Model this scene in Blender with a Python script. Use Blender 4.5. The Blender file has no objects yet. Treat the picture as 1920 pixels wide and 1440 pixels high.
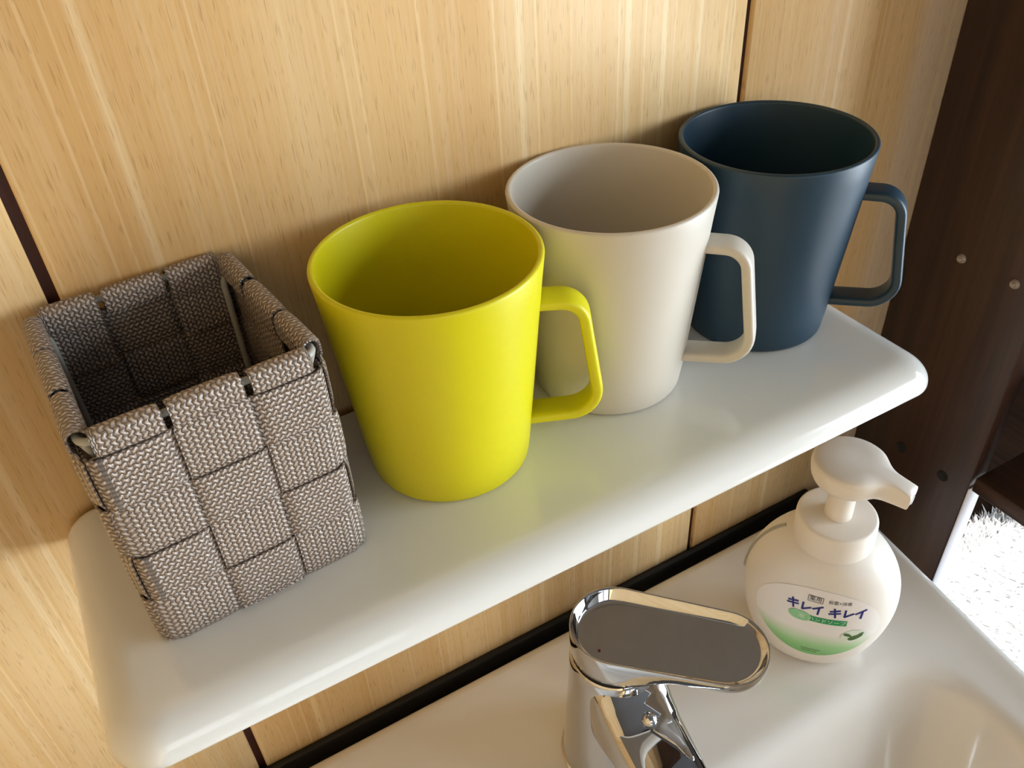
import bpy, bmesh, math, random
from mathutils import Vector, Matrix
import numpy as np
random.seed(7)
PI = math.pi
scene = bpy.context.scene
COL = scene.collection

# ------------------------------------------------------------------ camera
FPX = 1605.0
CAM = Vector((0.0398, -0.2990, 0.2439))
RR = [[0.86820616, -0.49353703, -0.05137379],
      [-0.33961805, -0.51555143, -0.78668056],
      [0.36177016, 0.70044837, -0.61521901]]
cam = bpy.data.cameras.new('camera')
cam.sensor_width = 36.0
cam.lens = FPX / 1920.0 * 36.0
cam.clip_start = 0.01
cam_o = bpy.data.objects.new('camera', cam)
COL.objects.link(cam_o)
m = Matrix((RR[0], [-v for v in RR[1]], [-v for v in RR[2]])).transposed().to_4x4()
m.translation = CAM
cam_o.matrix_world = m
scene.camera = cam_o

# ------------------------------------------------------------------ light and exposure
scene.view_settings.view_transform = 'Standard'
scene.view_settings.look = 'None'
scene.view_settings.gamma = 1.0
scene.view_settings.use_curve_mapping = False
scene.view_settings.exposure = 0.1

world = bpy.data.worlds.new('sky')
world.use_nodes = True
scene.world = world
bg = world.node_tree.nodes['Background']
bg.inputs['Color'].default_value = (0.80, 0.90, 1.0, 1)
bg.inputs['Strength'].default_value = 1.0

sun = bpy.data.lights.new('sun', 'SUN')
sun.energy = 17.0
sun.angle = 0.01
sun.color = (1.0, 0.97, 0.93)
sun_o = bpy.data.objects.new('sun', sun)
COL.objects.link(sun_o)
sun_o.rotation_euler = Vector((-0.62, 0.75, -1.0)).to_track_quat('-Z', 'Y').to_euler()

def area(name, loc, aim, sx, sy, power, color):
    l = bpy.data.lights.new(name, 'AREA')
    l.shape = 'RECTANGLE'
    l.size = sx
    l.size_y = sy
    l.energy = power
    l.color = color
    o = bpy.data.objects.new(name, l)
    COL.objects.link(o)
    o.location = loc
    o.rotation_euler = (Vector(aim) - Vector(loc)).to_track_quat('-Z', 'Z').to_euler()
    return o

# daylight in the right-hand glass door, fill from an added window behind the photographer
area('door_daylight', (1.93, -1.30, -0.02), (0.9, -1.30, -0.02), 1.54, 1.74, 115.0, (0.83, 0.925, 1.0))
area('window_fill', (-0.05, -2.43, 0.42), (-0.05, -0.7, 0.42), 0.94, 0.94, 4.0, (0.94, 0.97, 1.0))

# ------------------------------------------------------------------ constants of the place
YW = 0.0065            # face of the wood-grain wall
ZS = -0.2231           # top of the wash basin deck
ZF = -0.973            # floor
XP = 0.4855            # face of the dark upright
G1, G2 = 0.0187, 0.3317

# ------------------------------------------------------------------ helpers
def tag(o, label=None, cat=None, group=None, kind=None):
    if label: o['label'] = label
    if cat: o['category'] = cat
    if group: o['group'] = group
    if kind: o['kind'] = kind
    return o

def mesh_obj(name, verts, faces, mat, parent=None, smooth=True, angle=40, uvs=None):
    me = bpy.data.meshes.new(name)
    me.from_pydata([tuple(v) for v in verts], [], faces)
    if uvs is not None:
        lay = me.uv_layers.new(name='UVMap')
        idx = np.empty(len(me.loops), dtype=np.int32)
        me.loops.foreach_get('vertex_index', idx)
        lay.data.foreach_set('uv', np.asarray(uvs, dtype=np.float32)[idx].ravel())
    me.update()
    bm = bmesh.new()
    bm.from_mesh(me)
    bmesh.ops.recalc_face_normals(bm, faces=bm.faces)
    bm.to_mesh(me)
    bm.free()
    if smooth:
        me.shade_smooth()
        me.set_sharp_from_angle(angle=math.radians(angle))
    if mat: me.materials.append(mat)
    o = bpy.data.objects.new(name, me)
    COL.objects.link(o)
    if parent: o.parent = parent
    return o

def bm_obj(name, bm, mat, parent=None, smooth=True, angle=40):
    me = bpy.data.meshes.new(name)
    bmesh.ops.recalc_face_normals(bm, faces=bm.faces)
    bm.to_mesh(me)
    bm.free()
    if smooth:
        me.shade_smooth()
        me.set_sharp_from_angle(angle=math.radians(angle))
    if mat: me.materials.append(mat)
    o = bpy.data.objects.new(name, me)
    COL.objects.link(o)
    if parent: o.parent = parent
    return o

def empty(name, loc, rz=0.0):
    o = bpy.data.objects.new(name, None)
    o.empty_display_size = 0.02
    COL.objects.link(o)
    o.location = loc
    o.rotation_euler = (0, 0, rz)
    return o

def box(name, lo, hi, mat, parent=None, bevel=0.0, seg=2):
    bm = bmesh.new()
    bmesh.ops.create_cube(bm, size=1.0)
    for v in bm.verts:
        v.co = Vector([(lo[i] + hi[i]) / 2 + v.co[i] * (hi[i] - lo[i]) for i in range(3)])
    if bevel > 0:
        bmesh.ops.bevel(bm, geom=bm.edges[:], offset=bevel, segments=seg, profile=0.5, affect='EDGES')
    return bm_obj(name, bm, mat, parent, smooth=bevel > 0, angle=50)

def loft(loops, cap0=True, cap1=True, closed=True):
    """loops of equal length -> verts, faces"""
    n = len(loops[0])
    V, F = [], []
    for l in loops: V.extend(l)
    for k in range(len(loops) - 1):
        a, b = k * n, (k + 1) * n
        for i in range(n if closed else n - 1):
            j = (i + 1) % n
            F.append((a + i, a + j, b + j, b + i))
    if cap0: F.append(tuple(range(n - 1, -1, -1)))
    if cap1: F.append(tuple(range((len(loops) - 1) * n, len(loops) * n)))
    return V, F

def lathe(profile, n=72):
    """profile list of (r, z); r = 0 allowed at the ends"""
    V, F = [], []
    rings = []
    for r, z in profile:
        if r < 1e-7:
            rings.append([len(V)])
            V.append((0, 0, z))
        else:
            rings.append(list(range(len(V), len(V) + n)))
            for i in range(n):
                a = 2 * PI * i / n
                V.append((r * math.cos(a), r * math.sin(a), z))
    for A, B in zip(rings, rings[1:]):
        if len(A) == 1 and len(B) == 1: continue
        for i in range(n):
            j = (i + 1) % n
            if len(A) == 1: F.append((A[0], B[j], B[i]))
            elif len(B) == 1: F.append((A[i], A[j], B[0]))
            else: F.append((A[i], A[j], B[j], B[i]))
    return V, F

def arc(cx, cz, r, a0, a1, n):
    return [(cx + r * math.cos(math.radians(a0 + (a1 - a0) * i / n)),
             cz + r * math.sin(math.radians(a0 + (a1 - a0) * i / n))) for i in range(n + 1)]

def rrect(x0, x1, y0, y1, rad, nc=10, ns=10):
    """rounded rectangle outline, radii for corners (x1,y1) (x0,y1) (x0,y0) (x1,y0)"""
    if not isinstance(rad, (list, tuple)): rad = [rad] * 4
    cs = [(x1 - rad[0], y1 - rad[0], rad[0], 0), (x0 + rad[1], y1 - rad[1], rad[1], 90),
          (x0 + rad[2], y0 + rad[2], rad[2], 180), (x1 - rad[3], y0 + rad[3], rad[3], 270)]
    pts = []
    for k in range(4):
        cx, cy, r, a = cs[k]
        c = [(cx + r * math.cos(math.radians(a + 90 * i / nc)), cy + r * math.sin(math.radians(a + 90 * i / nc))) for i in range(nc + 1)]
        pts += c
        nx, ny, nr, na = cs[(k + 1) % 4]
        e = (nx + nr * math.cos(math.radians(na)), ny + nr * math.sin(math.radians(na)))
        for i in range(1, ns):
            t = i / ns
            pts.append((c[-1][0] + (e[0] - c[-1][0]) * t, c[-1][1] + (e[1] - c[-1][1]) * t))
    return pts

def tube(path, r, n=10, closed=False):
    P = [Vector(p) for p in path]
    V, F = [], []
    N = len(P)
    up = Vector((0, 0, 1))
    prev = None
    for i in range(N):
        if closed: t = P[(i + 1) % N] - P[i - 1]
        else: t = P[min(i + 1, N - 1)] - P[max(i - 1, 0)]
        t.normalize()
        if prev is None:
            a = t.cross(up)
            if a.length < 1e-4: a = t.cross(Vector((1, 0, 0)))
        else:
            a = prev - t * prev.dot(t)
        a.normalize()
        prev = a
        b = t.cross(a)
        rr = r[i] if isinstance(r, (list, tuple)) else r
        for k in range(n):
            th = 2 * PI * k / n
            V.append(P[i] + a * (rr * math.cos(th)) + b * (rr * math.sin(th)))
    for i in range(N if closed else N - 1):
        for k in range(n):
            j = (k + 1) % n
            a0, b0 = i * n, ((i + 1) % N) * n
            F.append((a0 + k, a0 + j, b0 + j, b0 + k))
    if not closed:
        F.append(tuple(range(n - 1, -1, -1)))
        F.append(tuple(range((N - 1) * n, N * n)))
    return V, F

def fillet(pts, radii, seg=8):
    """round the inner corners of a 2-D polyline"""
    out = [Vector(pts[0])]
    for i in range(1, len(pts) - 1):
        a, b, c = Vector(pts[i - 1]), Vector(pts[i]), Vector(pts[i + 1])
        u, w = (a - b).normalized(), (c - b).normalized()
        ang = u.angle(w)
        r = radii[i - 1]
        d = r / math.tan(ang / 2)
        s, e = b + u * d, b + w * d
        ctr = b + (u + w).normalized() * (r / math.sin(ang / 2))
        v0, v1 = s - ctr, e - ctr
        tot = v0.angle(v1)
        sgn = 1 if v0.x * v1.y - v0.y * v1.x > 0 else -1
        for k in range(seg + 1):
            th = sgn * tot * k / seg
            out.append(ctr + Vector((v0.x * math.cos(th) - v0.y * math.sin(th), v0.x * math.sin(th) + v0.y * math.cos(th))))
    out.append(Vector(pts[-1]))
    return out

# ------------------------------------------------------------------ materials
def srgb(r, g, b):
    f = lambda c: (c / 255 / 12.92) if c / 255 <= 0.04045 else ((c / 255 + 0.055) / 1.055) ** 2.4
    return (f(r), f(g), f(b), 1.0)

class NT:
    def __init__(self, name):
        self.m = bpy.data.materials.new(name)
        self.m.use_nodes = True
        self.t = self.m.node_tree
        self.b = self.t.nodes['Principled BSDF']
    def n(self, typ, **kw):
        x = self.t.nodes.new(typ)
        for k, v in kw.items(): setattr(x, k, v)
        return x
    def l(self, a, b): self.t.links.new(a, b)
    def math(self, op, a, b=None, c=None, clamp=False):
        x = self.n('ShaderNodeMath', operation=op, use_clamp=clamp)
        for i, v in enumerate((a, b, c)):
            if v is None: continue
            if isinstance(v, (int, float)): x.inputs[i].default_value = v
            else: self.l(v, x.inputs[i])
        return x.outputs[0]
    def ramp(self, fac, stops):
        x = self.n('ShaderNodeValToRGB')
        while len(x.color_ramp.elements) < len(stops): x.color_ramp.elements.new(0.5)
        for e, (p, c) in zip(x.color_ramp.elements, stops):
            e.position = p
            e.color = c
        self.l(fac, x.inputs[0])
        return x.outputs[0]
    def mix(self, fac, a, b, mode='MIX'):
        x = self.n('ShaderNodeMix', data_type='RGBA', blend_type=mode)
        for i, v in ((0, fac), (6, a), (7, b)):
            if isinstance(v, (int, float)): x.inputs[i].default_value = v
            elif isinstance(v, tuple): x.inputs[i].default_value = v
            else: self.l(v, x.inputs[i])
        return x.outputs[2]
    def noise(self, vec, scale, detail=3.0, rough=0.5, dist=0.0):
        x = self.n('ShaderNodeTexNoise')
        x.inputs['Scale'].default_value = scale
        x.inputs['Detail'].default_value = detail
        x.inputs['Roughness'].default_value = rough
        x.inputs['Distortion'].default_value = dist
        if vec is not None: self.l(vec, x.inputs['Vector'])
        return x.outputs[0]
    def coord(self, scale=(1, 1, 1), out='Object', loc=(0, 0, 0)):
        tc = self.n('ShaderNodeTexCoord')
        mp = self.n('ShaderNodeMapping')
        mp.inputs['Scale'].default_value = scale
        mp.inputs['Location'].default_value = loc
        self.l(tc.outputs[out], mp.inputs['Vector'])
        return mp.outputs[0]
    def bump(self, h, strength=0.3, dist=0.001):
        x = self.n('ShaderNodeBump')
        x.inputs['Strength'].default_value = strength
        x.inputs['Distance'].default_value = dist
        self.l(h, x.inputs['Height'])
        self.l(x.outputs[0], self.b.inputs['Normal'])
    def set(self, color=None, rough=None, metal=None, coat=None, spec=None, coat_rough=None):
        if color is not None:
            if isinstance(color, tuple): self.b.inputs['Base Color'].default_value = color
            else: self.l(color, self.b.inputs['Base Color'])
        if rough is not None:
            if isinstance(rough, (int, float)): self.b.inputs['Roughness'].default_value = rough
            else: self.l(rough, self.b.inputs['Roughness'])
        if metal is not None: self.b.inputs['Metallic'].default_value = metal
        if coat is not None: self.b.inputs['Coat Weight'].default_value = coat
        if coat_rough is not None: self.b.inputs['Coat Roughness'].default_value = coat_rough
        if spec is not None: self.b.inputs['Specular IOR Level'].default_value = spec
        return self

def wood_wall_material(axis='x'):
    """pale straight-grained wood print: long fine streaks running up the wall"""
    t = NT('pale_wood_grain_' + axis)
    sc = lambda a, b: (a, a * 0.02, b) if axis == 'x' else (a * 0.02, a, b)
    warp = t.coord(sc(9, 2.2), loc=(3.1, 1.7, 0.4))
    wn = t.noise(warp, 1.0, 2.0)
    tc = t.n('ShaderNodeTexCoord')
    sep = t.n('ShaderNodeSeparateXYZ')
    t.l(tc.outputs['Object'], sep.inputs[0])
    ax = t.math('ADD', sep.outputs[0 if axis == 'x' else 1], t.math('MULTIPLY', t.math('SUBTRACT', wn, 0.5), 0.006))
    def streak(sx, sz, off, detail=3.0):
        cb = t.n('ShaderNodeCombineXYZ')
        t.l(t.math('ADD', t.math('MULTIPLY', ax, sx), off), cb.inputs[0])
        t.l(t.math('MULTIPLY', sep.outputs[2], sz), cb.inputs[2])
        return t.noise(cb.outputs[0], 1.0, detail, 0.6)
    broad = streak(30, 0.7, 5.0, 2.0)
    mid = streak(210, 2.2, 11.0, 2.0)
    fine = streak(760, 7.0, 23.0, 2.0)
    fleck = streak(1500, 95.0, 41.0, 1.0)
    base = t.ramp(broad, [(0.30, srgb(216, 175, 118)), (0.50, srgb(224, 187, 131)), (0.70, srgb(228, 195, 143))])
    # a paler greyish band at the right end of the wall
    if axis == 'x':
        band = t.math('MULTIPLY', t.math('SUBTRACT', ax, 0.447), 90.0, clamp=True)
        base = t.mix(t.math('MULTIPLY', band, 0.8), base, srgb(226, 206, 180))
    c = t.mix(t.math('MULTIPLY', t.ramp(mid, [(0.42, (0, 0, 0, 1)), (0.70, (1, 1, 1, 1))]), 0.45), base, srgb(231, 204, 162))
    long1 = streak(150, 0.25, 61.0, 0.0)
    long2 = streak(420, 0.5, 83.0, 0.0)
    c = t.mix(t.math('MULTIPLY', t.ramp(long1, [(0.62, (0, 0, 0, 1)), (0.72, (1, 1, 1, 1))]), 0.65), c, srgb(240, 216, 172))
    c = t.mix(t.math('MULTIPLY', t.ramp(long2, [(0.62, (0, 0, 0, 1)), (0.74, (1, 1, 1, 1))]), 0.50), c, srgb(240, 215, 170))
    c = t.mix(t.math('MULTIPLY', t.ramp(fine, [(0.48, (0, 0, 0, 1)), (0.76, (1, 1, 1, 1))]), 0.28), c, srgb(190, 147, 98))
    c = t.mix(t.math('MULTIPLY', t.ramp(fleck, [(0.60, (0, 0, 0, 1)), (0.70, (1, 1, 1, 1))]), 0.38), c, srgb(160, 116, 72))
    t.set(c, 0.46, spec=0.28)
    t.bump(fine, 0.10, 0.0004)
    return t.m

def dark_wood_material(name, c0, c1, c2, horizontal=False, rough=0.42):
    t = NT(name)
    s = (20, 95, 4.0) if not horizontal else (95, 3.5, 95)
    v = t.coord(s)
    n1 = t.noise(v, 1.0, 5.0, 0.62, 0.35)
    s2 = (60, 420, 9.0) if not horizontal else (420, 9, 420)
    n2 = t.noise(t.coord(s2, loc=(4, 2, 1)), 1.0, 2.0, 0.5)
    c = t.ramp(n1, [(0.30, c0), (0.52, c1), (0.75, c2)])
    c = t.mix(t.math('MULTIPLY', t.ramp(n2, [(0.5, (0, 0, 0, 1)), (0.75, (1, 1, 1, 1))]), 0.35), c, c0)
    t.set(c, rough)
    t.bump(n2, 0.15, 0.0004)
    return t.m

def simple(name, color, rough=0.4, metal=0.0, coat=0.0, spec=0.5, var=0.0, bump=0.0, scale=80.0):
    t = NT(name)
    n = t.noise(t.coord(), scale, 3.0)
    if var > 0:
        dark = tuple(c * (1 - var) for c in color[:3]) + (1.0,)
        t.set(t.ramp(n, [(0.35, dark), (0.65, color)]))
    else:
        t.set(color)
    t.set(None, rough, metal, coat, spec)
    if bump > 0: t.bump(n, bump, 0.0004)
    return t.m

def ceramic_material(name, color):
    t = NT(name)
    n = t.noise(t.coord(), 7.0, 2.0)
    t.set(t.ramp(n, [(0.3, color), (0.7, tuple(min(1, c * 1.02) for c in color[:3]) + (1,))]), 0.16, 0.0, 0.6, 0.5, 0.05)
    # a few tiny specks of grime
    v = t.n('ShaderNodeTexVoronoi')
    v.inputs['Scale'].default_value = 26.0
    t.l(t.coord(), v.inputs['Vector'])
    return t.m

def plastic_material(name, color, rough=0.34):
    t = NT(name)
    n = t.noise(t.coord(), 900.0, 2.0)
    t.set(color, rough, 0.0, 0.0, 0.45)
    t.bump(n, 0.04, 0.0002)
    return t.m

def strap_material():
    """woven polypropylene strap: rows of short twisted stitches, UV in metres (u along, v across)"""
    t = NT('woven_taupe_strap')
    tc = t.n('ShaderNodeTexCoord')
    sep = t.n('ShaderNodeSeparateXYZ')
    t.l(tc.outputs['UV'], sep.inputs[0])
    u, v = sep.outputs[0], sep.outputs[1]
    pu, pv = 0.00215, 0.00175
    jit = t.noise(t.coord(out='UV', scale=(900, 900, 1)), 1.0, 2.0)
    uu = t.math('DIVIDE', u, pu)
    wav = t.math('MULTIPLY', t.math('SINE', t.math('MULTIPLY', uu, 2 * PI)), 0.17)
    vv = t.math('ADD', t.math('DIVIDE', v, pv), wav)
    vv = t.math('ADD', vv, t.math('MULTIPLY', t.math('SUBTRACT', jit, 0.5), 0.35))
    row = t.math('FLOOR', vv)
    par = t.math('MULTIPLY', t.math('MODULO', row, 2.0), 0.5)
    fu = t.math('FRACT', t.math('ADD', uu, par))
    fv = t.math('FRACT', vv)
    hu = t.math('POWER', t.math('SINE', t.math('MULTIPLY', fu, PI)), 0.8)
    hv = t.math('POWER', t.math('SINE', t.math('MULTIPLY', fv, PI)), 0.7)
    h = t.math('MULTIPLY', t.math('ADD', t.math('MULTIPLY', hu, 0.75), 0.25), hv)
    # fine fibres across each stitch
    fib = t.noise(t.coord(out='UV', scale=(5200, 1500, 1)), 1.0, 2.0)
    col = t.ramp(h, [(0.04, srgb(58, 45, 38)), (0.34, srgb(130, 113, 100)), (0.80, srgb(164, 147, 134)), (0.99, srgb(212, 201, 191))])  # palest stop paints small highlights on the stitch crests
    col = t.mix(t.math('MULTIPLY', fib, 0.25), col, srgb(120, 106, 96))
    t.set(col, 0.28, 0.0, 0.0, 0.9)
    t.bump(t.math('ADD', h, t.math('MULTIPLY', fib, 0.25)), 0.9, 0.0007)
    return t.m

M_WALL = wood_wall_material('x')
M_WALLY = wood_wall_material('y')
M_GROOVE = simple('dark_red_brown_groove', srgb(62, 26, 20), 0.5, var=0.2)
M_POST = dark_wood_material('dark_walnut', srgb(34, 21, 16), srgb(56, 36, 27), srgb(70, 46, 34))
M_BOARD = dark_wood_material('dark_walnut_board', srgb(36, 23, 18), srgb(62, 40, 30), srgb(76, 50, 38), horizontal=True)
M_FLOOR = dark_wood_material('dark_floor_wood', srgb(42, 28, 20), srgb(66, 45, 32), srgb(80, 56, 40), horizontal=True)
M_SHELF = ceramic_material('white_shelf_ceramic', srgb(226, 226, 222))
M_SINK = ceramic_material('white_basin_ceramic', srgb(228, 224, 218))
M_YEL = plastic_material('lime_yellow_plastic', srgb(208, 200, 14), 0.38)
M_GRY = plastic_material('warm_grey_plastic', srgb(203, 196, 183), 0.40)
M_NAV = plastic_material('navy_blue_plastic', srgb(31, 56, 73), 0.42)
M_STRAP = strap_material()
M_WIRE = simple('pale_grey_wire', srgb(170, 168, 158), 0.4)
M_CHROME = simple('chrome', (0.62, 0.62, 0.63, 1), 0.03, metal=1.0)
M_BLACK = simple('black_rubber', srgb(14, 13, 13), 0.6)
M_BOTTLE = plastic_material('white_bottle_plastic', srgb(236, 230, 222), 0.30)
M_PUMP = plastic_material('white_pump_plastic', srgb(238, 231, 222), 0.32)
M_PLASTER = simple('grey_plaster', srgb(120, 118, 116), 0.8, var=0.04)
M_CEIL = simple('ceiling_board', srgb(86, 86, 88), 0.8, var=0.03)
M_WHITESTRIP = simple('white_edge_strip', srgb(225, 225, 235), 0.4)
M_TOWEL = simple('navy_terry_cloth', srgb(24, 27, 36), 0.95, var=0.45, bump=1.0, scale=420.0)
M_MAT = simple('white_fluffy_fibre', srgb(240, 240, 240), 0.9)
M_FRAME = simple('dark_bronze_frame', srgb(60, 52, 46), 0.4, metal=0.5)

# ------------------------------------------------------------------ the room
def build_room():
    # main wall: dark backing with wood-grain panels set on it, a groove between each two
    wall = box('wall_back', (-0.62, YW + 0.003, ZF), (0.5015, YW + 0.05, 1.30), M_GROOVE)
    tag(wall, kind='structure')
    edges = [(-0.62, G1 - 0.3130), (G1 - 0.3130, G1), (G1, G2), (G2, XP + 0.002)]
    gw = 0.0021
    for i, (a, b) in enumerate(edges):
        lo = a + (gw if i > 0 else 0)
        hi = b - (gw if i < 3 else 0)
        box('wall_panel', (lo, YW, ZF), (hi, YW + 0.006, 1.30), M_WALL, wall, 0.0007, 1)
    tag(box('wall_left', (-0.66, -2.45, ZF), (-0.62, YW + 0.05, 1.30), M_WALLY), kind='structure')
    tag(box('floor', (-0.66, -2.45, ZF - 0.04), (2.0, 0.75, ZF), M_FLOOR), kind='structure')
    tag(box('ceiling', (-0.66, -2.45, 1.30), (2.0, 0.75, 1.34), M_CEIL), kind='structure')
    tag(box('wall_far', (-0.66, 0.70, ZF), (1.90, 0.75, 1.30), M_POST), kind='structure')
    # wall behind the photographer with an opening for the added fill window
    wx0, wx1, wz0, wz1 = -0.55, 0.45, -0.08, 0.92
    f = box('wall_front', (-0.66, -2.45, ZF), (wx0, -2.40, 1.30), M_PLASTER)
    tag(f, kind='structure')
    box('wall_section', (wx1, -2.45, ZF), (2.0, -2.40, 1.30), M_PLASTER, f)
    box('wall_section', (wx0, -2.45, ZF), (wx1, -2.40, wz0), M_PLASTER, f)
    box('wall_section', (wx0, -2.45, wz1), (wx1, -2.40, 1.30), M_PLASTER, f)
    # right wall with the glass door opening
    dy0, dy1, dz1 = -2.10, -0.50, 0.90
    r = box('wall_right', (1.90, -2.40, ZF), (1.95, dy0, 1.30), M_PLASTER)
    tag(r, kind='structure')
    box('wall_section', (1.90, dy1, ZF), (1.95, 0.75, 1.30), M_PLASTER, r)
    box('wall_section', (1.90, dy0, dz1), (1.95, dy1, 1.30), M_PLASTER, r)
    # panes: thin clear glass
    t = NT('window_glass')
    tr = t.n('ShaderNodeBsdfTransparent')
    gl = t.n('ShaderNodeBsdfGlossy')
    gl.inputs['Roughness'].default_value = 0.02
    ms = t.n('ShaderNodeMixShader')
    ms.inputs[0].default_value = 0.06
    t.l(tr.outputs[0], ms.inputs[1])
    t.l(gl.outputs[0], ms.inputs[2])
    t.l(ms.outputs[0], t.t.nodes['Material Output'].inputs['Surface'])
    glass = t.m
    d = empty('door_1', (1.92, (dy0 + dy1) / 2, ZF))
    tag(d, kind='structure')
    hw = (dy1 - dy0) / 2
    H = dz1 - ZF
    for y0, y1 in ((-hw, 0.0), (0.0, hw)):
        for a, b, c, e in ((y0, y0 + 0.035, 0, H), (y1 - 0.035, y1, 0, H), (y0 + 0.035, y1 - 0.035, 0, 0.05), (y0 + 0.035, y1 - 0.035, H - 0.05, H)):
            box('door_frame', (-0.015, a, c), (0.0, b, e), M_FRAME, d, 0.002, 1)
        box('pane', (-0.010, y0 + 0.035, 0.05), (-0.006, y1 - 0.035, H - 0.05), glass, d)
    w = empty('fill_window_1', ((wx0 + wx1) / 2, -2.415, wz0))  # unseen, added to carry the front fill light
    tag(w, kind='structure')
    for x0, x1 in ((-0.5, 0.0), (0.0, 0.5)):
        for a, b, c, e in ((x0, x0 + 0.03, 0, 1.0), (x1 - 0.03, x1, 0, 1.0), (x0 + 0.03, x1 - 0.03, 0, 0.03), (x0 + 0.03, x1 - 0.03, 0.97, 1.0)):
            box('fill_window_frame', (a, 0.0, c), (b, 0.015, e), M_FRAME, w, 0.002, 1)
        box('pane', (x0 + 0.03, 0.006, 0.03), (x1 - 0.03, 0.010, 0.97), glass, w)
build_room()

# ------------------------------------------------------------------ dark shelving upright and board at the right
def build_upright():
    u = empty('shelf_unit', (0.64, -0.19, ZF))
    tag(u, 'low dark walnut shelf unit carrying the navy towel', 'shelf unit')
    K = lambda x, y, z: (x - 0.64, y + 0.19, z - ZF)
    box('shelf_board', K(XP, -0.168, -0.177), K(0.80, -0.0880, -0.165), M_BOARD, u, 0.0008, 1)
    box('side_panel', K(0.785, -0.168, ZF), K(0.80, -0.09, -0.1772), M_POST, u, 0.0008, 1)
    o = empty('wooden_post', (XP, -0.04, ZF))
    tag(o, 'tall dark walnut post at the right end of the wood-grain wall', 'post')
    L = lambda x, y, z: (x - XP, y + 0.04, z - ZF)
    box('post_board', L(XP, -0.0855, ZF), L(0.5015, YW, 1.29), M_POST, o, 0.0008, 1)
    tr = box('edge_strip', L(XP + 0.0005, -0.0868, ZF), L(0.5012, -0.0856, -0.1774), M_WHITESTRIP, o, 0.0003, 1)  # white strip down the lower front edge of the post
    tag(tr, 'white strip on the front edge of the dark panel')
    # clear pegs above, open peg holes below
    capm = simple('clear_peg_plastic', srgb(150, 140, 132), 0.12, coat=0.5)
    V, F = lathe([(0, 0.0024), (0.0010, 0.0023), (0.0014, 0.0016), (0.0020, 0.0019), (0.0026, 0.0013), (0.0030, 0.0)], 20)
    for y in (-0.0336, -0.0689):
        c = mesh_obj('screw_cap', V, F, capm, o)
        c.location = L(XP, y, -0.0268)
        c.rotation_euler = (0, -PI / 2, 0)
        tag(c, 'small clear plastic cap on the dark panel')
    V, F = lathe([(0.0042, 0.0), (0.0041, 0.0004), (0.0036, 0.0006), (0.0030, 0.0003), (0, 0.0002)], 20)
    for y in (-0.0322, -0.0669):
        c = mesh_obj('peg_hole', V, F, M_BLACK, o)
        c.location = L(XP, y, -0.1805)
        c.rotation_euler = (0, -PI / 2, 0)
        tag(c, 'black peg hole in the dark panel')
build_upright()

def build_towel():
    o = empty('folded_towel', (0.62, -0.125, -0.165))
    tag(o, 'dark navy folded towel lying on the dark shelf board', 'towel')
    for k in range(3):
        z0 = 0.0003 + k * 0.031
        loops = []
        for px, pz in arc(0, 0, 0.0148, -90, 90, 8):
            ins = 0.0148 - px
            l2 = rrect(-0.107 + 0.002 * k + ins, 0.11 - ins, -0.038 + ins, 0.030 - 0.002 * (k % 2) - ins, 0.012, 6, 8)
            loops.append([(x, y, z0 + 0.0148 + pz + 0.0008 * math.sin(60 * x + k) * math.sin(50 * y)) for x, y in l2])
        V, F = loft(loops)
        mesh_obj('towel_fold', V, F, M_TOWEL, o)
build_towel()

# ------------------------------------------------------------------ fluffy white mat on the floor
def build_mat():
    o = empty('bath_mat', (1.25, -0.10, ZF))
    tag(o, 'white fluffy bath mat in bright sunlight on the floor', 'mat')
    l0 = rrect(-0.42, 0.45, -0.40, 0.345, 0.03, 8, 8)
    V, F = loft([[(x, y, 0.0) for x, y in l0], [(x, y, 0.012) for x, y in l0]])
    mesh_obj('mat_backing', V, F, M_MAT, o)
    rnd = random.Random(3)
    V, F = [], []
    for k in range(9000):
        x = rnd.uniform(-0.42, 0.45)
        y = rnd.uniform(-0.40, 0.345)
        if k % 3 == 0: y = rnd.uniform(0.30, 0.348)
        a = rnd.uniform(0, 2 * PI)
        w = 0.0035
        hh = rnd.uniform(0.014, 0.026)
        ex, ey = rnd.gauss(0, 0.008), rnd.gauss(0.003, 0.008)
        n = len(V)
        V += [(x + w * math.cos(a), y + w * math.sin(a), 0.008), (x - w * math.cos(a), y - w * math.sin(a), 0.008),
              (x + ex, y + ey, 0.008 + hh)]
        F.append((n, n + 1, n + 2))
    p = mesh_obj('mat_pile', V, F, M_MAT, o, smooth=False)
    tag(p, kind='stuff')
build_mat()

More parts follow.
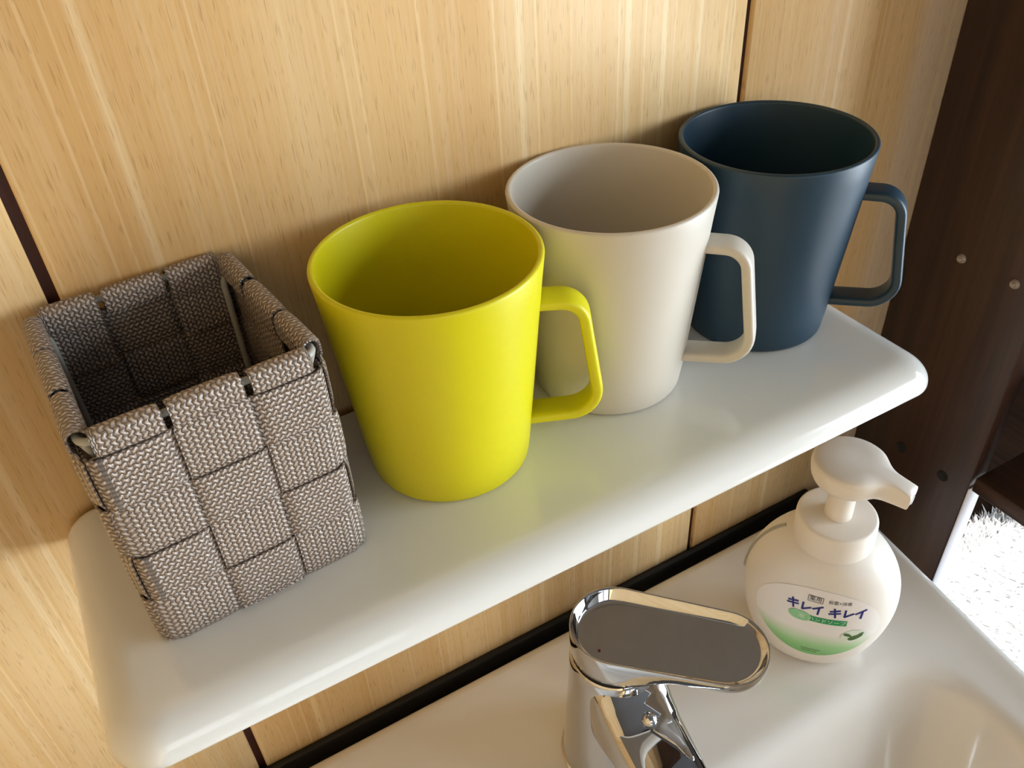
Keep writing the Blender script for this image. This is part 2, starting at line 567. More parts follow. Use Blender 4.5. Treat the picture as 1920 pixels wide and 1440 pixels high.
# ------------------------------------------------------------------ white ceramic shelf
def build_shelf():
    x0, x1, y0, y1 = -0.0135, 0.3595, -0.1175, YW
    th = 0.0165
    # profile: (inset, z) from the underside round the lower edge, over the broad nose to the top
    prof = [(0.030, -th), (0.010, -th), (0.0055, -th + 0.0003)]
    prof += [(0.0042 - 0.0042 * math.sin(q), -th + 0.0042 - 0.0038 * math.cos(q)) for q in [math.radians(10 + 80 * i / 6) for i in range(7)]]
    prof += [(0.0150 - 0.0150 * math.cos(q), -0.0123 + 0.0123 * math.sin(q)) for q in [math.radians(90 * i / 14) for i in range(1, 15)]]
    prof += [(0.020, 0.0), (0.028, 0.0)]
    loops = []
    for ins, z in prof:
        bi = min(ins * 0.5, 0.006)      # the back edge is only slightly eased
        r = [max(0.010 - bi, 0.003), max(0.010 - bi, 0.003), max(0.017 - ins * 0.5, 0.006), max(0.015 - ins * 0.5, 0.005)]
        loops.append([(x, y, z) for x, y in rrect(x0 + ins, x1 - ins, y0 + ins, y1 - bi, r, 10, 14)])
    V, F = loft(loops)
    o = mesh_obj('wall_shelf', V, F, M_SHELF, angle=60)
    # underside greyed to darken its reflection in the lever
    o.data.materials.append(simple('darkened_underside', srgb(150, 147, 144), 0.75, var=0.05))
    for f in o.data.polygons:
        if f.center.z < -th + 0.0002: f.material_index = 1
    tag(o, 'white glazed ceramic wall shelf holding the basket and three mugs', 'shelf')
build_shelf()

# ------------------------------------------------------------------ wash basin
def build_sink():
    x0, x1, y0, y1 = -0.050, 0.4470, -0.440, -0.0085
    def taper(pts):
        out = []
        for x, y in pts:
            k = max(0.0, (x - 0.25) / (x1 - 0.25))
            out.append((x + k * (y + 0.110) * 0.135, y))
        return out
    loops = []
    def ring(ins, z, r): loops.append([(x, y, z) for x, y in taper(rrect(x0 + ins, x1 - ins, y0 + ins, y1 - ins, r, 10, 24))])
    ring(0.07, ZS - 0.170, 0.05)
    ring(0.035, ZS - 0.120, 0.04)
    ring(0.006, ZS - 0.045, 0.03)
    for i in range(13):
        a = math.radians(180 - 90 * i / 12)
        ring(0.009 + 0.009 * math.cos(a), ZS - 0.009 + 0.009 * math.sin(a), 0.030 - (0.009 + 0.009 * math.cos(a)) * 0.8)
    ring(0.016, ZS - 0.0006, 0.02)
    ring(0.022, ZS - 0.0012, 0.02)
    # bowl
    bx0, bx1, by0, by1 = 0.0, 0.397, -0.405, -0.1355
    def bring(ins, z, r): loops.append([(x, y, z) for x, y in rrect(bx0 + ins, bx1 - ins, by0 + ins, by1 - ins, r, 10, 24)])
    bring(-0.012, ZS - 0.0012, 0.042)
    for i in range(9):
        a = math.radians(55 * i / 8)
        bring(-0.008 + 0.016 * math.sin(a), ZS - 0.0012 - 0.016 * (1 - math.cos(a)), 0.042)
    bring(0.030, ZS - 0.040, 0.045)
    bring(0.045, ZS - 0.062, 0.05)
    bring(0.065, ZS - 0.080, 0.055)
    bring(0.090, ZS - 0.090, 0.04)
    bring(0.115, ZS - 0.094, 0.018)
    V, F = loft(loops)
    o = mesh_obj('basin_body', V, F, M_SINK, angle=75)
    root = empty('wash_basin', (0.2, -0.2, ZS))
    tag(root, 'white ceramic wash basin below the shelf', 'basin')
    o.parent = root
    o.matrix_parent_inverse = Matrix.Translation((-0.2, 0.2, -ZS))
    # mounting rail that carries it on the wall
    b = box('wall_mount', (-0.18, 0.185, -0.135), (0.17, 0.2065 - 0.0002, -0.055), M_SINK, root, 0.004, 2)
    box('gap_shade_seal', (-0.25, 0.2015, -0.050), (0.243, 0.2063, -0.0075), M_BLACK, root, 0.001, 1)  # black strip for caulk plus the shade in the gap behind the basin
    # drain
    V, F = lathe([(0, 0.003), (0.016, 0.003), (0.019, 0.0015), (0.021, 0.0004), (0.021, -0.002)], 32)
    d = mesh_obj('drain_plug', V, F, M_CHROME, root)
    d.location = (0.0, -0.07, -0.0935)
build_sink()

# ------------------------------------------------------------------ mugs
RT, RB, MH = 0.0425, 0.0333, 0.0939
def build_mug(name, loc, az, mat, label):
    o = empty(name, (loc[0], loc[1], 0.0002), az)
    tag(o, label, 'mug', 'mugs in a row on the white shelf')
    k = (RT - RB) / MH
    th = 0.0024
    prof = [(0, 0.0012), (RB - 0.006, 0.0012), (RB - 0.0045, 0.0)]
    prof += arc(RB - 0.0022, 0.0022, 0.0022, -90, -5, 5)
    for i in range(1, 9): prof.append((RB + k * MH * i / 9, MH * i / 9))
    prof += arc(RT - th / 2, MH - th / 2, th / 2, 0, 180, 8)
    ri = lambda z: RB + k * z - th
    for i in range(8, 0, -1): prof.append((ri(MH * i / 9), MH * i / 9))
    prof += [(ri(0.008), 0.008), (ri(0.008) - 0.0015, 0.0052), (ri(0.008) - 0.005, 0.0042), (0, 0.0042)]
    V, F = lathe(prof, 96)
    mesh_obj('cup_body', V, F, mat, o, angle=50)
    rb = lambda z: RB + k * z
    zt, zb = 0.0715, 0.0185
    pts = [(rb(zt) - 0.0015, zt), (0.0556, zt + 0.0002), (0.0632, zb + 0.001), (rb(zb) - 0.0015, zb - 0.0015)]
    path = fillet(pts, [0.0095, 0.0115], 10)
    # densify straight stretches
    hw, ht = 0.0062, 0.0024
    n = len(path)
    loops = []
    for i in range(n):
        t = (path[min(i + 1, n - 1)] - path[max(i - 1, 0)]).normalized()
        nr = Vector((t.y, -t.x))         # outward in the handle plane
        sec = []
        for q in range(28):
            a = 2 * PI * q / 28
            ca, sa = math.cos(a), math.sin(a)
            e = 0.42
            yy = hw * math.copysign(abs(ca) ** e, ca)
            nn = ht * math.copysign(abs(sa) ** 0.62, sa)
            pp = path[i] - nr * nn
            sec.append((pp.x, yy, pp.y))
        loops.append(sec)
    V, F = loft(loops)
    mesh_obj('handle', V, F, mat, o, angle=60)
    return o
build_mug('plastic_mug', (0.1398, -0.0451), math.radians(-28), M_YEL, 'lime yellow plastic mug beside the woven basket')
build_mug('plastic_mug', (0.2253, -0.0373), math.radians(-46), M_GRY, 'warm grey beige plastic mug between the yellow and the navy mug')
build_mug('plastic_mug', (0.3121, -0.0387), math.radians(-49), M_NAV, 'dark navy blue plastic mug at the right end of the shelf')

# ------------------------------------------------------------------ woven basket
def build_basket():
    W, D, H = 0.0755, 0.0828, 0.0924
    o = empty('woven_basket', (0.0481, -0.0386, 0.0002), math.radians(4.5))
    tag(o, 'square taupe basket woven from wide straps beside the yellow mug', 'basket')
    R = 0.0055
    rowh, z0 = 0.0209, 0.0012
    T, A = 0.0014, 0.00125
    # perimeter path: start at front left corner, run along front, right, back, left
    segs = []
    x0, x1, y0, y1 = -W / 2, W / 2, -D / 2, D / 2
    def peri(step):
        """points (x, y, nx, ny, side, fraction along side)"""
        out = []
        corners = [((x0, y0), (x1, y0), (0, -1), W), ((x1, y0), (x1, y1), (1, 0), D), ((x1, y1), (x0, y1), (0, 1), W), ((x0, y1), (x0, y0), (-1, 0), D)]
        for s, (a, b, nrm, L) in enumerate(corners):
            dx, dy = (b[0] - a[0]) / L, (b[1] - a[1]) / L
            n = int((L - 2 * R) / step)
            for i in range(n):
                d = R + (L - 2 * R) * i / n
                out.append((a[0] + dx * d, a[1] + dy * d, nrm[0], nrm[1], s, d / L))
            nx2, ny2 = dx, dy
            cx, cy = b[0] - dx * R - nrm[0] * R, b[1] - dy * R - nrm[1] * R
            m = 8
            for i in range(m):
                th = (PI / 2) * i / m
                vx, vy = nrm[0] * math.cos(th) + nx2 * math.sin(th), nrm[1] * math.cos(th) + ny2 * math.sin(th)
                if th < PI / 4: f, ss = 1 - R / L + R / L * (th / (PI / 4)) * 0.999, s
                else: f, ss = (th - PI / 4) / (PI / 4) * R / L, (s + 1) % 4
                out.append((cx + vx * R, cy + vy * R, vx, vy, ss, f))
        return out
    def wave(t):
        """t in column units; +1 in even cells, -1 in odd ones, smooth at the borders"""
        s = math.sin(PI * t)
        return max(-1.0, min(1.0, s * 2.6)) if abs(s * 2.6) < 0.6 else math.copysign(1 - 0.4 * math.exp(-(abs(s * 2.6) - 0.6) * 2.5), s)
    # cross section of a strap: (offset across, offset out) as a slim rounded bar
    def section(half):
        c = []
        for q in range(7): c.append((-half + 2 * half * q / 6, T / 2 * (1 - 0.55 * abs(-1 + 2 * q / 6) ** 6)))
        for q in range(7): c.append((half - 2 * half * q / 6, -T / 2 * (1 - 0.55 * abs(1 - 2 * q / 6) ** 6)))
        return c
    P = peri(0.0012)
    rnd = random.Random(5)
    for row in range(4):
        zc = z0 + rowh * (row + 0.5)
        top = 3 - row                          # 0 = top row
        sec = section(rowh / 2 - 0.0004)
        loops, UV = [], []
        s_acc = 0.0
        px, py = P[0][0], P[0][1]
        uoff = rnd.uniform(0, 0.01)
        for (x, y, nx, ny, side, f) in P:
            s_acc += math.hypot(x - px, y - py)
            px, py = x, y
            col = side * 3 + f * 3
            w = wave(col + top)                # top row: over in columns 0 and 2 of the front
            off = A * w
            loops.append([(x + nx * (off + b), y + ny * (off + b), zc + a) for a, b in sec])
            UV += [(s_acc + uoff, a + 0.02) for a, b in sec]
        V, F = loft(loops, False, False)
        n = len(sec)
        k = len(loops) - 1
        for i in range(n):
            j = (i + 1) % n
            F.append((k * n + i, k * n + j, j, i))
        mesh_obj('horizontal_strap', V, F, M_STRAP, o, angle=55, uvs=UV)
    # upright straps, folded over the rim wire
    for side in range(4):
        L = W if side % 2 == 0 else D
        nrm = [(0, -1), (1, 0), (0, 1), (-1, 0)][side]
        tan = [(1, 0), (0, 1), (-1, 0), (0, -1)][side]
        mid = [(0, y0), (x1, 0), (0, y1), (x0, 0)][side]
        for c in range(3):
            S = L / 2 - R + R * PI / 4
            cell = 2 * S / 3
            half = cell / 2 - 0.0005
            t0 = cell * (c - 1) + rnd.uniform(-0.0003, 0.0003)
            colpar = (side * 3 + c) % 2
            path = []                           # (out, z)
            zt = z0 + rowh * 4
            n = 60
            for i in range(n + 1):
                z = 0.0002 + (zt - 0.0002) * i / n
                rowf = (zt - z) / rowh           # 0 at the top
                w = -wave(rowf + colpar)
                path.append((A * w, z))
            over = (colpar == 1)                 # runs outside the top horizontal strap
            ztop = H - 0.0030 + rnd.uniform(-0.0004, 0.0004)
            rr_ = 0.0029
            oc = -0.0019
            for i in range(1, 5):
                path.append((oc + rr_, zt + (ztop - zt) * i / 4))
            for i in range(1, 13):
                a = PI * i / 12
                path.append((oc + rr_ * math.cos(a), ztop + rr_ * 0.95 * math.sin(a)))
            down = 0.0045 if over else 0.0245
            for i in range(1, 13):
                path.append((oc - rr_ + (0.0012 if (not over and i > 3) else 0.0), ztop - down * i / 12))
            sec = section(half)
            loops, UV = [], []
            s_acc = rnd.uniform(0, 0.01)
            m_ = len(path)
            for i in range(m_):
                a0, b0 = path[max(i - 1, 0)], path[min(i + 1, m_ - 1)]
                tv = Vector((b0[0] - a0[0], b0[1] - a0[1])).normalized()
                nv = Vector((tv.y, -tv.x))
                if i > 0: s_acc += math.hypot(path[i][0] - path[i - 1][0], path[i][1] - path[i - 1][1])
                lp = []
                for a, b in sec:
                    out = path[i][0] + nv.x * b
                    z = path[i][1] + nv.y * b
                    tt = t0 + a
                    lim = L / 2 - R
                    if path[i][1] > zt - 0.001 or i > n + 1:      # folded part stays clear of the corners
                        tt = max(-lim - 0.0008, min(lim + 0.0008, t0 + a * 0.95))
                        along, outw = tt, out
                    elif abs(tt) > lim:                            # wraps a little way round the corner
                        th = (abs(tt) - lim) / R
                        along = math.copysign(lim + (R + out) * math.sin(th), tt)
                        outw = (R + out) * math.cos(th) - R
                    else: along, outw = tt, out
                    lp.append((mid[0] + tan[0] * along + nrm[0] * outw, mid[1] + tan[1] * along + nrm[1] * outw, max(z, 0.0)))
                    UV.append((s_acc, a + 0.02))
                loops.append(lp)
            V, F = loft(loops)
            mesh_obj('upright_strap', V, F, M_STRAP, o, angle=55, uvs=UV)
    # wire frame
    rim = [(x, y, H - 0.0033) for x, y in rrect(x0 + 0.0019, x1 - 0.0019, y0 + 0.0019, y1 - 0.0019, 0.004, 6, 4)]
    V, F = tube(rim, 0.0013, 10, closed=True)
    mesh_obj('rim_wire', V, F, M_WIRE, o)
    for sx in (-1, 1):
        for sy in (-1, 1):
            x, y = sx * (W / 2 - 0.0052), sy * (D / 2 - 0.0052)
            V, F = tube([(x, y, 0.003), (x, y, H - 0.012), (sx * (W / 2 - 0.0030), sy * (D / 2 - 0.0030), H - 0.0035)], 0.0013, 10)
            mesh_obj('corner_wire', V, F, M_WIRE, o)
    V, F = loft([[(x, y, 0.0004) for x, y in rrect(x0 + 0.002, x1 - 0.002, y0 + 0.002, y1 - 0.002, 0.004)],
                 [(x, y, 0.0022) for x, y in rrect(x0 + 0.002, x1 - 0.002, y0 + 0.002, y1 - 0.002, 0.004)]])
    mesh_obj('bottom_panel', V, F, M_STRAP, o, uvs=[(v[0] + 0.1, v[1] + 0.1) for v in V])
    # hand-made: a little narrower at the back and slightly skewed
    for ch in o.children:
        for v in ch.data.vertices:
            f = (v.co.y - y0) / D
            v.co.x = v.co.x * (1 - 0.056 * f) - 0.0134 * (v.co.y - y0)
build_basket()

# ------------------------------------------------------------------ faucet
def build_faucet():
    fx, fy = 0.1967, -0.0902
    o = empty('basin_faucet', (fx, fy, ZS - 0.0010))
    tag(o, 'chrome single-lever faucet with flat lever on the basin', 'faucet')
    zl = -0.110 - ZS                       # top of the lever above the deck
    # body
    prof = [(0, 0.0), (0.0285, 0.0), (0.0290, 0.0008), (0.0290, 0.0022), (0.0280, 0.0028), (0.0277, 0.0034)]
    for i in range(1, 13):
        t = i / 12
        prof.append((0.0277 + (0.0232 - 0.0277) * t ** 0.85, 0.0034 + (zl - 0.0215 - 0.0034) * t))
    prof += [(0.0225, zl - 0.0205), (0, zl - 0.0205)]
    V, F = lathe(prof, 72)
    mesh_obj('body', V, F, M_CHROME, o, angle=35)
    V, F = lathe([(0, 0), (0.0216, 0), (0.0216, 0.0022), (0, 0.0022)], 64)
    g = mesh_obj('seal_ring', V, F, M_BLACK, o)
    g.location = (0, 0, zl - 0.0205)
    # lever: back round about the axis, tip far from it, open dish on top
    L = 0.0520
    r0, r1 = 0.0232, 0.0215
    az = math.radians(-46)
    def outline(ins, n=96):
        pts = []
        ra, rb = r0 - ins, r1 - ins
        # back half circle, then straight-ish side, tip, other side
        N1 = 28
        for i in range(N1 + 1):
            a = math.radians(90 + 180 * i / N1)
            pts.append((ra * math.cos(a), ra * math.sin(a)))
        for i in range(1, 14):
            t = i / 14
            pts.append((L * t, -(ra + (rb - ra) * t)))
        for i in range(N1 + 1):
            a = math.radians(-90 + 180 * i / N1)
            pts.append((L + rb * math.cos(a), rb * math.sin(a)))
        for i in range(1, 14):
            t = 1 - i / 14
            pts.append((L * t, (ra + (rb - ra) * t)))
        return pts
    def depth(x):
        t = max(0.0, min(1.0, (x - 0.006) / 0.028))
        t = t * t * (3 - 2 * t)
        return 0.0178 * (1 - t) + 0.0068 * t
    def top(x):
        t = max(0.0, min(1.0, x / (L + r1)))
        return 0.0004 * t
    loops = []
    def lp(ins, fz): loops.append([(x, y, fz(x)) for x, y in outline(ins)])
    lp(0.010, lambda x: zl + top(x) - depth(x))
    lp(0.0012, lambda x: zl + top(x) - depth(x))
    lp(0.0004, lambda x: zl + top(x) - depth(x) + 0.0006)
    lp(0.0, lambda x: zl + top(x) - depth(x) * 0.8)
    lp(0.0, lambda x: zl + top(x) - depth(x) * 0.4)
    lp(0.0, lambda x: zl + top(x) - 0.0006)
    lp(0.0002, lambda x: zl + top(x) - 0.0001)
    lp(0.0006, lambda x: zl + top(x))
    lp(0.0010, lambda x: zl + top(x) - 0.0002)
    fl = lambda x: zl - 0.0068 + 0.050 * x
    lp(0.0016, lambda x: (zl + top(x) * 1 - 0.0010))
    lp(0.0032, lambda x: fl(x) + 0.0010)
    lp(0.0042, lambda x: fl(x) + 0.0002)
    lp(0.0052, fl)
    lp(0.0056, fl)
    lp(0.0064, fl)
    V, F = loft(loops)
    lev = mesh_obj('lever', V, F, M_CHROME, o, angle=50)
    lev.rotation_euler = (0, 0, az)
    # red dot of the hot mark
    V, F = lathe([(0, 0.0003), (0.0006, 0.0002), (0.0007, 0.0)], 14)
    d = mesh_obj('hot_mark', V, F, simple('red_mark', srgb(120, 20, 24), 0.4), lev)
    d.location = (-0.006, -0.012, fl(0.0))
    # spout running forward over the bowl
    stations = [(0.004, 0.0208, -0.0222, -0.075), (-0.010, 0.0206, -0.0225, -0.074), (-0.0185, 0.0203, -0.0245, -0.072), (-0.026, 0.0198, -0.0295, -0.070),
                (-0.036, 0.0190, -0.0338, -0.066), (-0.060, 0.0176, -0.0370, -0.0600), (-0.095, 0.0163, -0.0440, -0.0620), (-0.118, 0.0158, -0.0505, -0.0660)]
    path = [(0.0, y, zl + (a + b) / 2) for y, w, a, b in stations]
    half = [w for y, w, a, b in stations]
    hh = [(a - b) / 2 for y, w, a, b in stations]
    loops = []
    NS = 40
    for i in range(len(path)):
        sec = []
        for q in range(NS):
            a = 2 * PI * q / NS
            ca, sa = math.cos(a), math.sin(a)
            xx = half[i] * math.copysign(abs(ca) ** 0.5, ca)
            zz = hh[i] * math.copysign(abs(sa) ** 0.5, sa)
            if sa > 0: zz += 0.0006 * (1 - abs(xx) / half[i])       # low ridge along the top, shaped to stand for a reflection line
            sec.append((xx, path[i][1], path[i][2] + zz))
        loops.append(sec)
    # interpolate for smoothness
    fine = []
    for i in range(len(loops) - 1):
        for k in range(6):
            t = k / 6
            fine.append([tuple(a[j] * (1 - t) + b[j] * t for j in range(3)) for a, b in zip(loops[i], loops[i + 1])])
    fine.append(loops[-1])
    V, F = loft(fine)
    sp = mesh_obj('spout', V, F, M_CHROME, o, angle=50)
    sp.rotation_euler = (0, 0, math.radians(-8))
    V, F = lathe([(0, -0.008), (0.010, -0.008), (0.0108, -0.007), (0.0108, 0.0)], 32)
    a = mesh_obj('aerator', V, F, M_CHROME, sp)
    a.location = (0, -0.104, zl - 0.0640)
    # small round stud where the ridge begins
    V, F = lathe([(0, 0.0042), (0.0016, 0.0039), (0.0030, 0.0028), (0.0036, 0.0012), (0.0037, 0.0), (0.0046, -0.0004), (0.0046, -0.0015)], 28)
    s = mesh_obj('stud', V, F, M_CHROME, sp)
    s.location = (0.0010, -0.0345, zl - 0.0330)
build_faucet()

# ------------------------------------------------------------------ soap bottle
def text_mesh(body, size, font_scale=(1, 1)):
    cu = bpy.data.curves.new('txt', 'FONT')
    cu.body = body
    cu.size = size
    cu.align_x = 'CENTER'
    cu.align_y = 'CENTER'
    cu.resolution_u = 4
    ob = bpy.data.objects.new('txt', cu)
    COL.objects.link(ob)
    dg = bpy.context.evaluated_depsgraph_get()
    dg.update()
    me = ob.evaluated_get(dg).to_mesh()
    V = [v.co.copy() for v in me.vertices]
    F = [tuple(p.vertices) for p in me.polygons]
    ob.evaluated_get(dg).to_mesh_clear()
    bpy.data.objects.remove(ob)
    bpy.data.curves.remove(cu)
    return V, F

def build_bottle():
    ax = (0.3451, -0.0920)
    rz = math.radians(-50)                 # local x = reading direction of the label, local -y faces the reader
    o = empty('soap_bottle', (ax[0], ax[1], ZS - 0.0010), rz)
    tag(o, 'white foam soap pump bottle with printed oval label on the basin', 'bottle')
    key = [(0.0, 0.0300, 0.0215), (0.0015, 0.0322, 0.0238), (0.006, 0.0352, 0.0262), (0.016, 0.0398, 0.0292), (0.030, 0.0440, 0.0318),
           (0.044, 0.0461, 0.0333), (0.056, 0.0460, 0.0334), (0.067, 0.0440, 0.0325), (0.077, 0.0400, 0.0306), (0.085, 0.0345, 0.0280),
           (0.0905, 0.0285, 0.0250), (0.0935, 0.0225, 0.0215), (0.0950, 0.0180, 0.0180), (0.0980, 0.0175, 0.0175)]
    zs_ = [k[0] for k in key]
    def ab(z):
        # Catmull-Rom through the key profile
        z = max(zs_[0], min(zs_[-1], z))
        i = 0
        while i < len(key) - 2 and z > zs_[i + 1]: i += 1
        t = (z - zs_[i]) / (zs_[i + 1] - zs_[i])
        r = []
        for c in (1, 2):
            p1, p2 = key[i][c], key[i + 1][c]
            h = zs_[i + 1] - zs_[i]
            m1 = (key[i + 1][c] - key[i - 1][c]) / (zs_[i + 1] - zs_[i - 1]) if i > 0 else (p2 - p1) / h
            m2 = (key[i + 2][c] - key[i][c]) / (zs_[i + 2] - zs_[i]) if i + 2 < len(key) else (p2 - p1) / h
            r.append(0.945 * ((2*t**3-3*t**2+1)*p1 + (t**3-2*t**2+t)*h*m1 + (-2*t**3+3*t**2)*p2 + (t**3-t**2)*h*m2))
        return r
    loops = []
    N = 96
    zz = sorted(set([0.0, 0.0006, 0.0015, 0.003] + [0.006 + 0.0025 * i for i in range(34)] + [0.0905, 0.092, 0.0935, 0.0945, 0.095, 0.098]))
    for z in zz:
        a, b = ab(z)
        loops.append([(a * math.cos(2 * PI * i / N), b * math.sin(2 * PI * i / N), z) for i in range(N)])
    V, F = loft(loops)
    body = mesh_obj('bottle_body', V, F, M_BOTTLE, o, angle=60)
    def wrap(s, z, lift):
        a, b = ab(z)
        q = max(0.0, 1 - (s / a) ** 2)
        y = -b * math.sqrt(q)
        # lift along the local normal
        nx, ny = s / (a * a), y / (b * b)
        l = math.hypot(nx, ny)
        return (s + nx / l * lift, y + ny / l * lift, z)
    # seam of the mould on the sides
    for sgn in (-1,):
        path = []
        for i in range(30):
            z = 0.050 + (0.0915 - 0.050) * i / 29
            a, b = ab(z)
            path.append((sgn * a, 0.0, z))
        V, F = tube(path, 0.0012, 8)
        tag(mesh_obj('mould_seam', V, F, simple('grey_seam', srgb(168, 166, 152), 0.5), o), 'thin grey seam line on the shoulder')
    # label: oval patch
    LC, LA, LB = 0.0465, 0.0338, 0.0300    # centre height, half width, half height
    t = NT('label_print')
    tc = t.n('ShaderNodeTexCoord')
    sep = t.n('ShaderNodeSeparateXYZ')
    t.l(tc.outputs['UV'], sep.inputs[0])
    n = t.noise(t.coord(out='UV', scale=(3, 3, 1)), 1.0, 2.0)
    h = t.math('ADD', sep.outputs[1], t.math('MULTIPLY', t.math('SUBTRACT', n, 0.5), 0.10))
    col = t.ramp(h, [(0.04, srgb(122, 196, 112)), (0.20, srgb(160, 214, 148)), (0.42, srgb(244, 242, 240)), (1.0, srgb(244, 240, 240))])
    t.set(col, 0.28)
    V, F, UV = [], [], []
    NR, NA = 16, 72
    for i in range(NR + 1):
        for k in range(NA):
            r = i / NR
            a = 2 * PI * k / NA
            s, zl = LA * r * math.cos(a), LB * r * math.sin(a)
            # egg: wider above
            s *= 1 + 0.10 * math.sin(a) * r
            V.append(wrap(s, LC + zl, 0.00025))
            UV.append((0.5 + s / (2 * LA), 0.5 + zl / (2 * LB)))
    for i in range(NR):
        for k in range(NA):
            j = (k + 1) % NA
            F.append((i * NA + k, i * NA + j, (i + 1) * NA + j, (i + 1) * NA + k))
    lab = mesh_obj('label', V, F, t.m, o, angle=80, uvs=UV)
    tag(lab, 'oval printed label fading to green at the bottom')
    def print_mesh(name, V, F, mat, lift, cx, cz, label=None, maxlen=0.004):
        bm = bmesh.new()
        vs = [bm.verts.new((v[0], v[1], 0)) for v in V]
        for f in F:
            try: bm.faces.new([vs[i] for i in f])
            except ValueError: pass
        bmesh.ops.triangulate(bm, faces=bm.faces[:])
        for _ in range(5):
            lg = [e for e in bm.edges if e.calc_length() > 0.0016]
            if not lg: break
            bmesh.ops.subdivide_edges(bm, edges=lg, cuts=1, use_grid_fill=True)
        bmesh.ops.triangulate(bm, faces=bm.faces[:])
        for v in bm.verts: v.co = wrap(cx + 0.003 + v.co.x, cz + 0.0125 + v.co.y * 1.05, lift)
        p = bm_obj(name, bm, mat, lab, smooth=False)
        if label: tag(p, label)
        return p
    M_NB = simple('navy_print', srgb(32, 42, 130), 0.35)
    M_GR = simple('green_print', srgb(40, 160, 96), 0.35)
    M_LG = simple('pale_green_print', srgb(150, 214, 160), 0.35)
    M_BK = simple('black_print', srgb(60, 56, 60), 0.4)
    M_WP = simple('white_print', srgb(240, 246, 240), 0.4)
    M_LF = simple('leaf_green_print', srgb(70, 108, 58), 0.4)
    def strokes(lines, w):
        V, F = [], []
        for (xa, ya, xb, yb) in lines:
            d = Vector((xb - xa, yb - ya)).normalized()
            nx, ny = -d.y * w / 2, d.x * w / 2
            k = len(V)
            V += [(xa + nx, ya + ny), (xa - nx, ya - ny), (xb - nx, yb - ny), (xb + nx, yb + ny)]
            F.append((k, k + 1, k + 2, k + 3))
        return V, F
    def katakana(x, kind, s):
        # three hand-drawn katakana shapes in a unit box of size s
        k = {'ki': [(-.42, .12, .40, .34), (-.48, -.16, .46, .06), (-.10, .52, .10, -.52)],
             're': [(-.22, .46, -.22, -.36), (-.26, -.34, .46, .10)],
             'i': [(.40, .46, -.42, .0), (.10, .22, .06, -.52)]}[kind]
        return [(x + a * s, b * s, x + c * s, d * s) for a, b, c, d in k]
    ln = []
    xs = [-0.0180, -0.0112, -0.0046, 0.0046, 0.0114, 0.0180]
    for x, kd in zip(xs, ('ki', 're', 'i') * 2): ln += katakana(x, kd, 0.0068)
    V, F = strokes(ln, 0.00115)
    print_mesh('brand_lettering', V, F, M_NB, 0.00045, 0.001, 0.0496, 'dark blue katakana lettering')
    V, F = strokes([(-0.0040, 0.0019, 0.0040, 0.0019), (-0.0040, -0.0019, 0.0040, -0.0019), (-0.0040, 0.0019, -0.0040, -0.0019), (0.0040, 0.0019, 0.0040, -0.0019)], 0.0003)
    print_mesh('small_box', V, F, M_BK, 0.00045, -0.0058, 0.0572)
    V, F = text_mesh('薬用', 0.0034)
    print_mesh('small_lettering', V, F, M_BK, 0.00045, -0.0058, 0.0572)
    V, F = text_mesh('殺菌+消毒', 0.0027)
    print_mesh('small_lettering', V, F, M_BK, 0.00045, 0.0072, 0.0572)
    # green banner with its pale bubble
    V, F = strokes([(-0.0090, 0.0, 0.0132, 0.0)], 0.0042)
    print_mesh('green_banner', V, F, M_GR, 0.00045, 0.0, 0.0418)
    V = [(0.0052 * math.cos(2 * PI * i / 24) - (0.002 if math.cos(2 * PI * i / 24) < 0 else 0), 0.0036 * math.sin(2 * PI * i / 24)) for i in range(24)]
    print_mesh('pale_bubble', V, [tuple(range(24))], M_LG, 0.00060, -0.0112, 0.0418, maxlen=0.1)
    V, F = text_mesh('泡', 0.0036)
    print_mesh('bubble_lettering', V, F, M_WP, 0.00075, -0.0112, 0.0418)
    V, F = text_mesh('ハンドソープ', 0.0034)
    print_mesh('banner_lettering', V, F, M_WP, 0.00065, 0.0026, 0.0418)
    # leaf emblem in a pale ring at the right
    ring = [(0.0068 * math.cos(2 * PI * i / 32), 0.0058 * math.sin(2 * PI * i / 32)) for i in range(32)]
    print_mesh('emblem_ring', ring, [tuple(range(32))], simple('pale_ring_print', srgb(224, 238, 222), 0.4), 0.00045, 0.0188, 0.0300, maxlen=0.1)
    def leaf(cx, cy, l, w, a):
        pts = []
        for i in range(16):
            th = 2 * PI * i / 16
            x, y = l * math.cos(th), w * math.sin(th) * (1 - 0.3 * math.cos(th))
            pts.append((cx + x * math.cos(a) - y * math.sin(a), cy + x * math.sin(a) + y * math.cos(a)))
        return pts
    V, F = [], []
    for c in ((0.0010, -0.0012, 0.0042, 0.0019, 0.55), (-0.0034, 0.0012, 0.0026, 0.0012, -0.5), (0.0034, 0.0016, 0.0020, 0.0010, 0.9)):
        k = len(V)
        V += leaf(*c)
        F.append(tuple(range(k, k + 16)))
    print_mesh('leaf_emblem', V, F, M_LF, 0.00060, 0.0188, 0.0300, maxlen=0.1)
    # two lines of tiny unreadable print at the foot of the label
    rn = random.Random(11)
    ln = []
    for row, (xa, xb) in enumerate(((-0.0050, 0.0050), (-0.0042, 0.0042))):
        x = xa
        while x < xb:
            w = rn.uniform(0.0004, 0.0010)
            ln.append((x, -0.0022 * row + rn.uniform(-0.0005, 0.0), x, -0.0022 * row + rn.uniform(0.0004, 0.0009)))
            ln.append((x, -0.0022 * row + rn.uniform(-0.0004, 0.0006), x + w, -0.0022 * row + rn.uniform(-0.0004, 0.0006)))
            x += w + 0.0004
    V, F = strokes(ln, 0.00035)
    print_mesh('fine_print', V, F, M_LF, 0.00045, -0.0020, 0.0105)
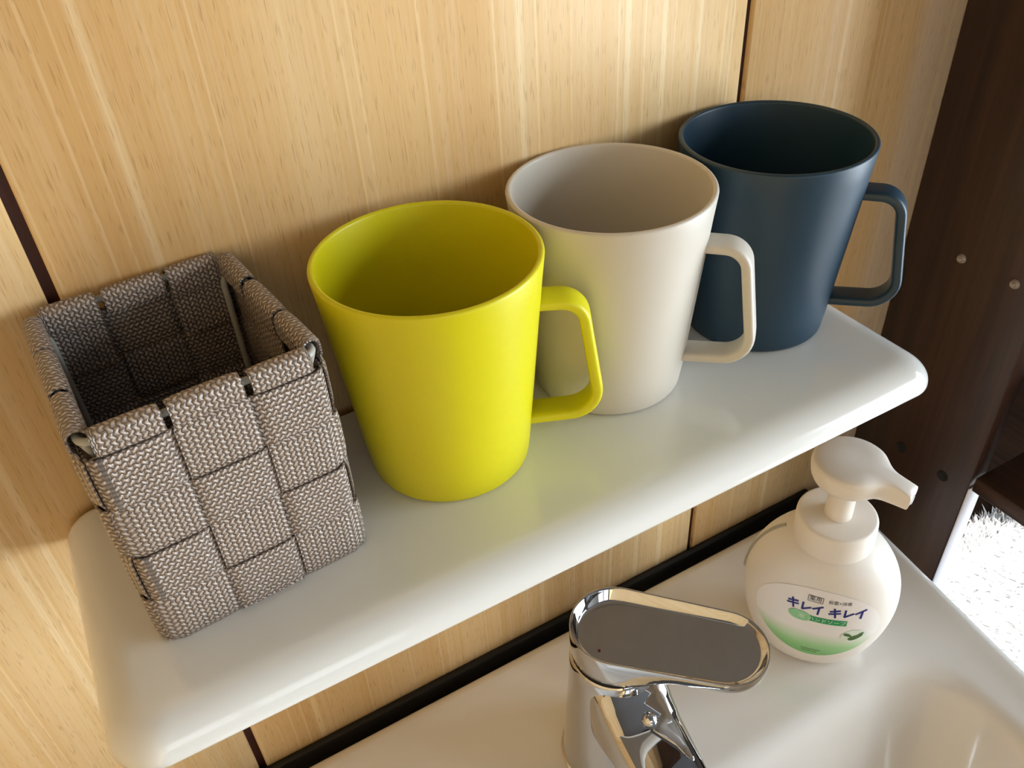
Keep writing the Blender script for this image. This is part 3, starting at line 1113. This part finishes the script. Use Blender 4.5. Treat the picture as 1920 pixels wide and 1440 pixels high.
    # collar, stem, pump head
    V, F = lathe([(0.0180, 0.0), (0.0236, 0.0), (0.0240, 0.0006), (0.0236, 0.0150)] + [(x, z) for x, z in arc(0.0212, 0.0158, 0.0023, 0, 90, 6)] + [(0.0120, 0.0185), (0.0085, 0.0180), (0.0, 0.0180)], 72)
    c = mesh_obj('collar', V, F, M_PUMP, o, angle=50)
    c.location = (0, 0, 0.0915)
    c.scale = (0.93, 0.93, 1)
    V, F = lathe([(0.0, -0.004), (0.0076, -0.004), (0.0072, 0.020), (0.0090, 0.0225), (0.0094, 0.031), (0, 0.031)], 40)
    s = mesh_obj('pump_stem', V, F, M_PUMP, o, angle=50)
    s.location = (0, 0, 0.1095)
    # head outline in plan: round pad drawn out into a nozzle
    naz = math.radians(-68) - rz
    def plan(sc, n=72):
        pts = []
        r = 0.0200 * sc
        a0 = 38
        for i in range(49):
            a = math.radians(a0 + (360 - 2 * a0) * i / 48)
            pts.append((r * math.cos(a), r * math.sin(a)))
        # lower side to nozzle, concave
        p0 = Vector(pts[-1])
        tip_w = 0.0056 * (0.55 + 0.45 * sc)
        tx = 0.0335 - 0.004 * (1 - sc)
        p3 = Vector((tx, -tip_w))
        tg = Vector((math.cos(math.radians(90 - a0)), math.sin(math.radians(90 - a0))))
        p1 = p0 + tg * 0.009 * sc
        p2 = p3 - Vector((0.009, -0.0002))
        side = []
        for i in range(1, 13):
            t_ = i / 12
            side.append(p0 * (1 - t_) ** 3 + p1 * 3 * t_ * (1 - t_) ** 2 + p2 * 3 * t_ * t_ * (1 - t_) + p3 * t_ ** 3)
        pts += [(v.x, v.y) for v in side]
        pts += [(tx, -tip_w * 0.33), (tx, tip_w * 0.33)]
        pts += [(v.x, -v.y) for v in reversed(side)]
        return pts
    def droop(x): return -0.0038 * max(0.0, (x - 0.008) / 0.028) ** 2
    loops = []
    for sc, z, drop in ((0.42, -0.0120, 1), (0.74, -0.0105, 1), (0.90, -0.0080, 1), (0.965, -0.0050, 1), (0.99, -0.0020, 1), (1.0, 0.0010, 1), (0.992, 0.0028, 1), (0.965, 0.0042, 1), (0.92, 0.0050, 1), (0.8, 0.0058, 1), (0.5, 0.0064, 1), (0.2, 0.0066, 1)):
        pl = plan(sc)
        loops.append([(x, y, z * (1 - 0.42 * max(0.0, min(1.0, (x - 0.012) / 0.02))) + droop(x)) for x, y in pl])
    V, F = loft(loops)
    hd = mesh_obj('pump_head', V, F, M_PUMP, o, angle=55)
    hd.location = (0, 0, 0.1450)
    hd.rotation_euler = (0, 0, naz)
    # mouth of the nozzle
    V, F = lathe([(0, 0.0002), (0.0022, 0.0002), (0.0030, 0.0)], 24)
    mo = mesh_obj('nozzle_mouth', V, F, M_WIRE, hd)
    mo.location = (0.0336, 0, -0.0050)
    mo.rotation_euler = (0, PI / 2, 0)
build_bottle()
